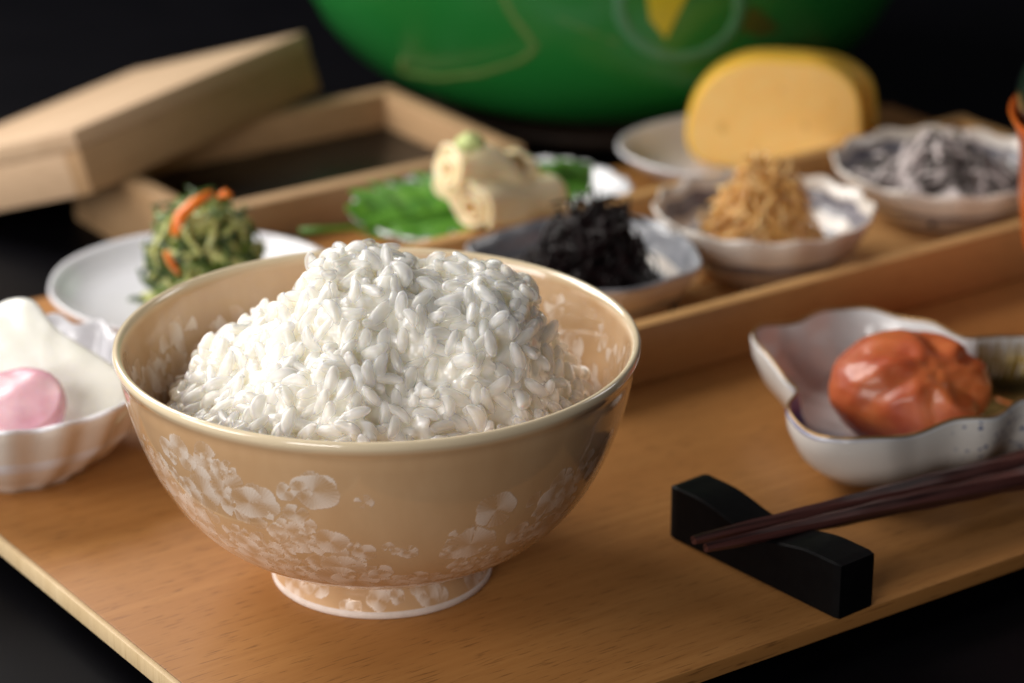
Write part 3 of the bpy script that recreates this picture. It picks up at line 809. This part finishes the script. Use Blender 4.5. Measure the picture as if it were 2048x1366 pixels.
# ------------------------------------------------------------------ omelette slices
def omelette(cx, cy, rz, thick, label, hz=1.):
    t = thing('omelette_slice', (cx, cy, .0036), label, 'omelette', rz, 'rolled omelette slices')
    ctl = [(-.0285, .012), (-.0262, .0235), (-.0195, .0330), (-.009, .0385), (.004, .0393), (.0165, .0378), (.0262, .0305), (.0292, .0180), (.0285, .0065), (.0235, .0010), (.012, -.0000), (-.004, .0000), (-.018, .0002), (-.0258, .0035)]
    out = [(x, z*hz) for x, z in smooth_closed(ctl, 110)]; n = len(out)
    cxx = sum(p[0] for p in out)/n; czz = sum(p[1] for p in out)/n
    def ringv(f, y): return [((x-cxx)*f+cxx, y, (z-czz)*f+czz) for x, z in out]
    steps = [(.955, 0.), (.985, .0006), (1., .0018), (1., thick-.0018), (.985, thick-.0006), (.955, thick)]
    vs = []; fs = []
    for f, y in steps: vs += ringv(f, y)
    for i in range(len(steps)-1):
        for k in range(n):
            k2 = (k+1) % n; fs.append((i*n+k, i*n+k2, (i+1)*n+k2, (i+1)*n+k))
    obj('egg_skin', mesh('egg_skin', vs, fs), M['egg_skin'], t)
    for y, sg in ((0., -1), (thick, 1)):
        vs = []; fs = []; rings = 12
        for i in range(rings+1):
            f = .956*(1-i/rings*.995)
            for (x, _, z) in ringv(f, 0):
                vs.append((x, y + sg*.0007*(1-(f/.956)**4) - sg*.00035*abs(noise.noise(Vector((x*260, y*90, z*260)))), z))
        for i in range(rings):
            for k in range(n):
                k2 = (k+1) % n; q_ = (i*n+k, i*n+k2, (i+1)*n+k2, (i+1)*n+k); fs.append(q_ if sg > 0 else q_[::-1])
        obj('cut_face', mesh('cut_face', vs, fs), M['egg_in'], t)
    for hx, hzz, r in ((-.0165, .0150, .0013), (.0105, .0165, .0009), (.0020, .0290, .0005), (-.0060, .0085, .0005), (.0190, .0250, .0005)):
        vs = [(hx+r*math.cos(a)*1.1, -.00078, hzz*hz+r*1.5*math.sin(a)) for a in [2*math.pi*k/20 for k in range(20)]] + [(hx, -.00055, hzz*hz)]
        obj('air_hole', mesh('air_hole', vs, [(k, (k+1) % 20, 20) for k in range(20)]), M['egg_hole'], t)
    return t
omelette(.1160, .2855, -.10, .0150, 'yellow rolled omelette slice in front, its pale cut face toward the viewer', .95)
omelette(.1222, .3012, -.12, .0110, 'yellow rolled omelette slice standing behind the front one, mostly hidden', .85)

# ------------------------------------------------------------------ shiso leaf, tofu skin rolls, wasabi
lp = at(965, 408, .0125)
tipv = at(1190, 342, .0125) - at(745, 437, .0125); La = tipv.length
lf = thing('shiso_leaf', (lp.x, lp.y, .0125), 'green saw toothed leaf with a thin stalk under the cream rolls', 'leaf', math.atan2(tipv.y, tipv.x))
vs = []; fs = []; nu = 96; nvv = 10
for i in range(nu+1):
    s_ = i/nu; half = .0215*(math.sin(math.pi*min(1, s_**.72))**.62)*(1-.12*s_)
    saw = ((s_*10) % 1.0); half *= 1.30 - .72*saw if .02 < s_ < .98 else 1
    for j in range(-nvv, nvv+1):
        f = j/nvv; x = (s_-.5)*La - abs(f)*.004*(1-s_)
        vs.append((x, f*half, .0028*f + .0026*f*f + .0008*math.sin(s_*17+f*5)))
wv = 2*nvv+1
for i in range(nu):
    for j in range(2*nvv): fs.append((i*wv+j, (i+1)*wv+j, (i+1)*wv+j+1, i*wv+j+1))
lo = obj('leaf_blade', mesh('leaf_blade', vs, fs), M['shiso'], lf)
so = lo.modifiers.new('thick', 'SOLIDIFY'); so.thickness = .0003
stp = [Vector((-La/2-.021, .0035, .0025)), Vector((-La/2-.012, .0015, .0018)), Vector((-La/2, 0, .0005)), Vector((-La*.2, 0, .0006)), Vector((La*.3, 0, .001))]
vs, fs = tube(stp, [.0009, .0008, .0008, .0006, .0003], 8); obj('stalk', mesh('stalk', vs, fs), M['shiso'], lf)

def yuba_roll(p0, p1, r, label, seed, squash=.9, droop=0.):
    p0, p1 = Vector(p0), Vector(p1); D = (p1-p0); Ln = D.length
    t = thing('tofu_skin_roll', (p0.x, p0.y, p0.z-r*squash), label, 'roll', 0, 'cream tofu skin rolls')
    loc = Matrix.Translation((0, 0, r*squash)) @ frame(D.normalized(), Vector((0, 0, 1)))
    turns = 2.6; n = 120; nl = 16; vs = []; fs = []
    for i in range(nl+1):
        s_ = i/nl
        for k in range(n+1):
            a = turns*2*math.pi*k/n; rr = r*(.22+.78*k/n)*(1+.24*noise.noise(Vector((s_*2.6, math.cos(a)*1.2, math.sin(a)*1.2+seed))))*(1 - .18*s_*s_)
            vs.append(Vector((s_*Ln + .0012*noise.noise(Vector((a*.8, seed, 0)))*(1 if i in (0, nl) else 0), rr*math.cos(a), rr*math.sin(a)*squash + .0018*math.sin(s_*3.1+seed) - droop*s_*s_)))
    for i in range(nl):
        for k in range(n): fs.append((i*(n+1)+k, (i+1)*(n+1)+k, (i+1)*(n+1)+k+1, i*(n+1)+k+1))
    o = obj('rolled_sheet', mesh('rolled_sheet', vs, fs), M['yuba'], t, loc)
    md = o.modifiers.new('thick', 'SOLIDIFY'); md.thickness = .0012; md.offset = 0
    vs, fs = tube([Vector((.0025, 0, 0)), Vector((Ln*.5, 0, 0)), Vector((Ln-.0025, 0, 0))], r*.62, 20, squash)
    obj('roll_hollow_shade', mesh('roll_hollow_shade', vs, fs), M['yuba_hollow_shade'], t, loc)  # darker brown plug: shade of the roll's hollow put into its colour
    return t
zb = .0150
yuba_roll(at(938, 424, zb+.008), at(1095, 372, zb+.0075), .0088, 'cream tofu skin roll lying low in front with its open end toward the viewer', 2)
yuba_roll(at(893, 332, zb+.020), at(1050, 338, zb+.0150), .0082, 'cream tofu skin roll lying across the top and carrying the green wasabi', 6, droop=.0065)
yuba_roll(at(905, 372, zb+.010), at(1040, 330, zb+.008), .0080, 'cream tofu skin roll at the back, propping up the top roll', 9)
bm = bmesh.new(); bmesh.ops.create_icosphere(bm, subdivisions=4, radius=1)
for v in bm.verts:
    p = v.co.normalized(); k = 1 + .25*noise.noise(p*2.2)+.1*noise.noise(p*6)
    v.co = Vector((p.x*.0042*k, p.y*.0042*k, p.z*.0022*k + (.0012*max(0, p.z)**3)))
mw_ = bpy.data.meshes.new('wasabi_dab'); bm.to_mesh(mw_); bm.free(); mw_.shade_smooth()
wo = obj('wasabi_dab', mw_, M['wasabi']); wo.location = at(940, 287, zb+.029)
tag(wo, 'small pale green dab of wasabi on the top cream roll', 'wasabi')

# ------------------------------------------------------------------ pickles at the left
def slab(name, ctl, thick, mat, n=90, curve=0., puff=.25):
    out = smooth_closed(ctl, n); vs = []; fs = []
    prof = [(.0, 0), (.80, 0), (.95, .12), (1., .45), (.985, .75), (.93, .97)] + [(f, 1.+puff*.3*(1-(f/.82)**2)) for f in (.82, .7, .55, .4, .25, .1, .0)]
    for f, h in prof:
        for x, y in out:
            h_ = h + .10*noise.noise(Vector((x*f*140, y*f*140, 4.)))*(h > .9)
            xx, yy = x*max(f, .001), y*max(f, .001); vs.append((xx, yy, h_*thick - curve*(xx*xx)*25 + .0004*noise.noise(Vector((xx*200, yy*200, h)))))
    m_ = len(prof)
    for i in range(m_-1):
        for k in range(n):
            k2 = (k+1) % n; fs.append((i*n+k, i*n+k2, (i+1)*n+k2, (i+1)*n+k))
    return mesh(name, vs, fs)
def pickle(name, m_, mat, p, t, n, label, cat, group=None):
    o = obj(name, m_, mat); o.matrix_world = place(Vector(t), Vector(n), Vector(p)); return tag(o, label, cat, group)
ra, rb_ = at(26, 736, .0255), at(180, 800, .0215)
pickle('radish_slice', slab('radish_slice', [(.0235, .000), (.0225, .0075), (.012, .0105), (-.006, .0135), (-.018, .0185), (-.0265, .012), (-.0250, -.008), (-.012, -.0125), (.006, -.0115), (.0195, -.008)], .0036, None, curve=.06),
       M['daikon'], (ra+rb_)/2, rb_-ra, (-.10, -.62, .78), 'long translucent white radish pickle slice leaning across the fluted dish', 'pickle')
pickle('turnip_slice', slab('turnip_slice', [(.0112, 0), (.0082, .0080), (0, .0112), (-.0082, .0082), (-.0115, 0), (-.0082, -.0085), (0, -.0115), (.0085, -.0085)], .0058, None, puff=.7),
       M['pink'], at(44, 828, .0228), (1, .05, .0), (.02, -.40, .91), 'round pink pickled turnip slice in front of the white radish', 'pickle')
# ------------------------------------------------------------------ wooden box and its lid, behind
bx = thing('open_box', W(0, 0, ZT), 'shallow open wooden box with a dark floor behind the plates', 'box', RZ)
BU0, BU1, BV0, BV1, BT = .0675, .1910, .2115, .2935, .0068
zt_ = .0128-ZT
obj('side_board', bevel_box(BU0, BU1, BV0, BV0+BT, 0, zt_, .0007), M['box_wood'], bx)
obj('side_board', bevel_box(BU0, BU1, BV1-BT, BV1, 0, zt_, .0007), M['box_wood'], bx)
em = bevel_box(BV0+BT+.0001, BV1-BT-.0001, -BT, 0, 0, zt_-.0003, .0007)
for uu in (BU0, BU1-BT):
    e = obj('end_board', em, M['box_wood'], bx); e.rotation_euler = (0, 0, math.pi/2); e.location = (uu, 0, 0)
obj('floor_panel', bevel_box(BU0+BT, BU1-BT, BV0+BT, BV1-BT, .0002, .0125, .0002), M['box_floor'], bx)
# the lid's pose: right long edge on the box walls, left edge on the table
D1 = Vector((-.8045, .5019, -.3177)); D2 = Vector((.5253, .8508, .0139)); UP = Vector((-.2773, .1557, .9481))
lid = bpy.data.objects.new('box_lid', None); COL.objects.link(lid)
tag(lid, 'pale wooden box lid leaning askew against the open box', 'lid')
lid.matrix_world = Matrix.Translation((-.0996, .2344, .0128)) @ Matrix((D2, D1, UP)).transposed().to_4x4()
LL, LW, LH = .1235, .0808, .0208
obj('top_panel', bevel_box(.0, LL, .0, LW, LH-.0062, LH, .0007), M['lid_wood'], lid)
for y0 in (.0003, LW-.0068):
    obj('side_board', bevel_box(.0003, LL-.0003, y0, y0+.0065, 0, LH-.0062, .0004), M['box_wood'], lid)
for x0 in (.0003, LL-.0068):
    e = obj('end_board', bevel_box(.0069, LW-.0069, -.0065, 0, 0, LH-.0063, .0004), M['lid_wood'], lid)
    e.rotation_euler = (0, 0, math.pi/2); e.location = (x0, 0, 0)

# ------------------------------------------------------------------ green pot on its stand
PC = Vector((.0630, .4150, 0))
st_ = thing('pot_stand', (PC.x, PC.y, ZT), 'low round dark brown stand under the green pot', 'stand')
def lathe(prof, n=128, name='lathe'):
    vs = []; fs = []
    for r, z in prof:
        for k in range(n):
            a = 2*math.pi*k/n; vs.append((r*math.cos(a), r*math.sin(a), z))
    for i in range(len(prof)-1):
        for k in range(n):
            k2 = (k+1) % n; fs.append((i*n+k, i*n+k2, (i+1)*n+k2, (i+1)*n+k))
    fs.append(tuple(reversed(range(n)))); fs.append(tuple(range((len(prof)-1)*n, len(prof)*n)))
    return mesh(name, vs, fs)
obj('stand_ring', lathe([(.050, 0), (.062, 0), (.0635, .0008), (.0635, .0042), (.062, .0050), (.048, .0050)], name='stand_ring'), M['iron_stand'], st_)
pot = thing('green_pot', (PC.x, PC.y, ZT+.0051), 'large round glossy green pot with gold lines at the back', 'pot')
PP = [(.040, 0), (.045, .0006), (.058, .0030), (.072, .0072), (.084, .0130), (.094, .0210), (.102, .0310), (.1085, .0440), (.1130, .0600), (.1150, .0800), (.1130, .1020), (.1060, .1230), (.0950, .1380), (.0930, .1400)]
pm_ = lathe(PP, 160, 'pot_body'); obj('pot_body', pm_, M['green_pot'], pot)
obj('pot_lid', lathe([(.097, .1402), (.097, .1430), (.080, .1520), (.045, .1600), (.012, .1630)], 128, 'pot_lid'), M['green_pot'], pot)
obj('lid_knob', lathe([(.008, .1632), (.008, .1700), (.014, .1760), (.012, .1820), (.004, .1840)], 48, 'lid_knob'), M['black_lacquer'], pot)
pz = [p[1] for p in PP]; pr_ = [p[0] for p in PP]
PO = Vector((PC.x, PC.y, ZT+.0051))
def on_pot(px, py, off=.0005):                # where a line of the design lies on the pot's wall
    d = (at(px, py, 0)-CAM).normalized(); t = .6
    while t < 1.3:
        p = CAM + d*t - PO
        if 0 <= p.z <= .14 and math.hypot(p.x, p.y) < interp(pz, pr_, p.z)+off: return p
        t += .0004
    return None
def design(name, pts, r, mat, flat=.3):
    Q = [p for p in (on_pot(q[0], q[1], -r*.72) for q in pts) if p is not None]
    if len(Q) < 2: return
    vs, fs = tube(Q, r, 8, 1.); obj(name, mesh(name, vs, fs), mat, pot)
def poly(pts, k=8):
    out = []
    for (a, b_), (c, d) in zip(pts[:-1], pts[1:]): out += [(a+(c-a)*i/k, b_+(d-b_)*i/k) for i in range(k)]
    return out + [pts[-1]]
design('gold_line', poly([(995, -40), (1025, 25), (1075, 92), (1040, 118), (960, 143), (880, 152), (805, 140), (812, 112)]), .0018, M['gold_line'])
design('gold_line', poly([(1120, 35), (1180, 62), (1240, 85)]), .0008, M['gold_line'])
design('mint_ring', [(1355+118*math.cos(a), 2+102*math.sin(a)) for a in [math.pi*2*k/60 for k in range(-4, 36)]], .0034, M['mint_paint'])
def patch(name, pts, mat):
    c = on_pot(sum(p[0] for p in pts)/len(pts), sum(p[1] for p in pts)/len(pts), .0007)
    vs = [c]; rings = 5
    for i in range(1, rings+1):
        for x, y in pts:
            mx = sum(p[0] for p in pts)/len(pts); my = sum(p[1] for p in pts)/len(pts)
            vs.append(on_pot(mx+(x-mx)*i/rings, my+(y-my)*i/rings, .0007))
    n = len(pts); fs = [(0, 1+k, 1+(k+1) % n) for k in range(n)]
    for i in range(rings-1):
        for k in range(n):
            k2 = (k+1) % n; fs.append((1+i*n+k, 1+(i+1)*n+k, 1+(i+1)*n+k2, 1+i*n+k2))
    obj(name, mesh(name, vs, fs), mat, pot)
patch('yellow_petal', poly([(1292, -25), (1300, 40), (1332, 78), (1350, 40), (1375, -10), (1340, -30), (1292, -25)], 3)[:-1], M['yellow_paint'])
patch('brown_leaf', poly([(1500, 10), (1530, 30), (1560, 58), (1520, 75), (1480, 60), (1500, 10)], 3)[:-1], M['brown_paint'])

# ------------------------------------------------------------------ lacquered soup bowl cut by the right edge
so_c = at(2022, 232, .070) + Vector((.0505, 0, 0)); so_c.z = 0
sb = thing('soup_bowl', so_c, 'orange lacquered soup bowl with a black lid, cut off by the right edge', 'bowl')
obj('bowl_body', lathe([(.020, 0), (.0245, .0002), (.0250, .0030), (.0242, .0060), (.0300, .0095), (.0380, .0190), (.0442, .0320), (.0462, .0450), (.0468, .0590), (.0485, .0655), (.0505, .0695), (.0500, .0703), (.0470, .0672), (.0455, .0600), (.0440, .0400), (.02, .012)], 128, 'bowl_body'), M['orange_lacquer'], sb)
obj('bowl_lid', lathe([(.0440, .0640), (.0472, .0690), (.0488, .0722), (.0488, .0765), (.0470, .0810), (.0410, .0850), (.0290, .0880), (.0190, .0888), (.0185, .0935), (.0195, .0945), (.0165, .0940), (.0160, .0900), (.004, .0895)], 128, 'bowl_lid'), M['black_lacquer'], sb)
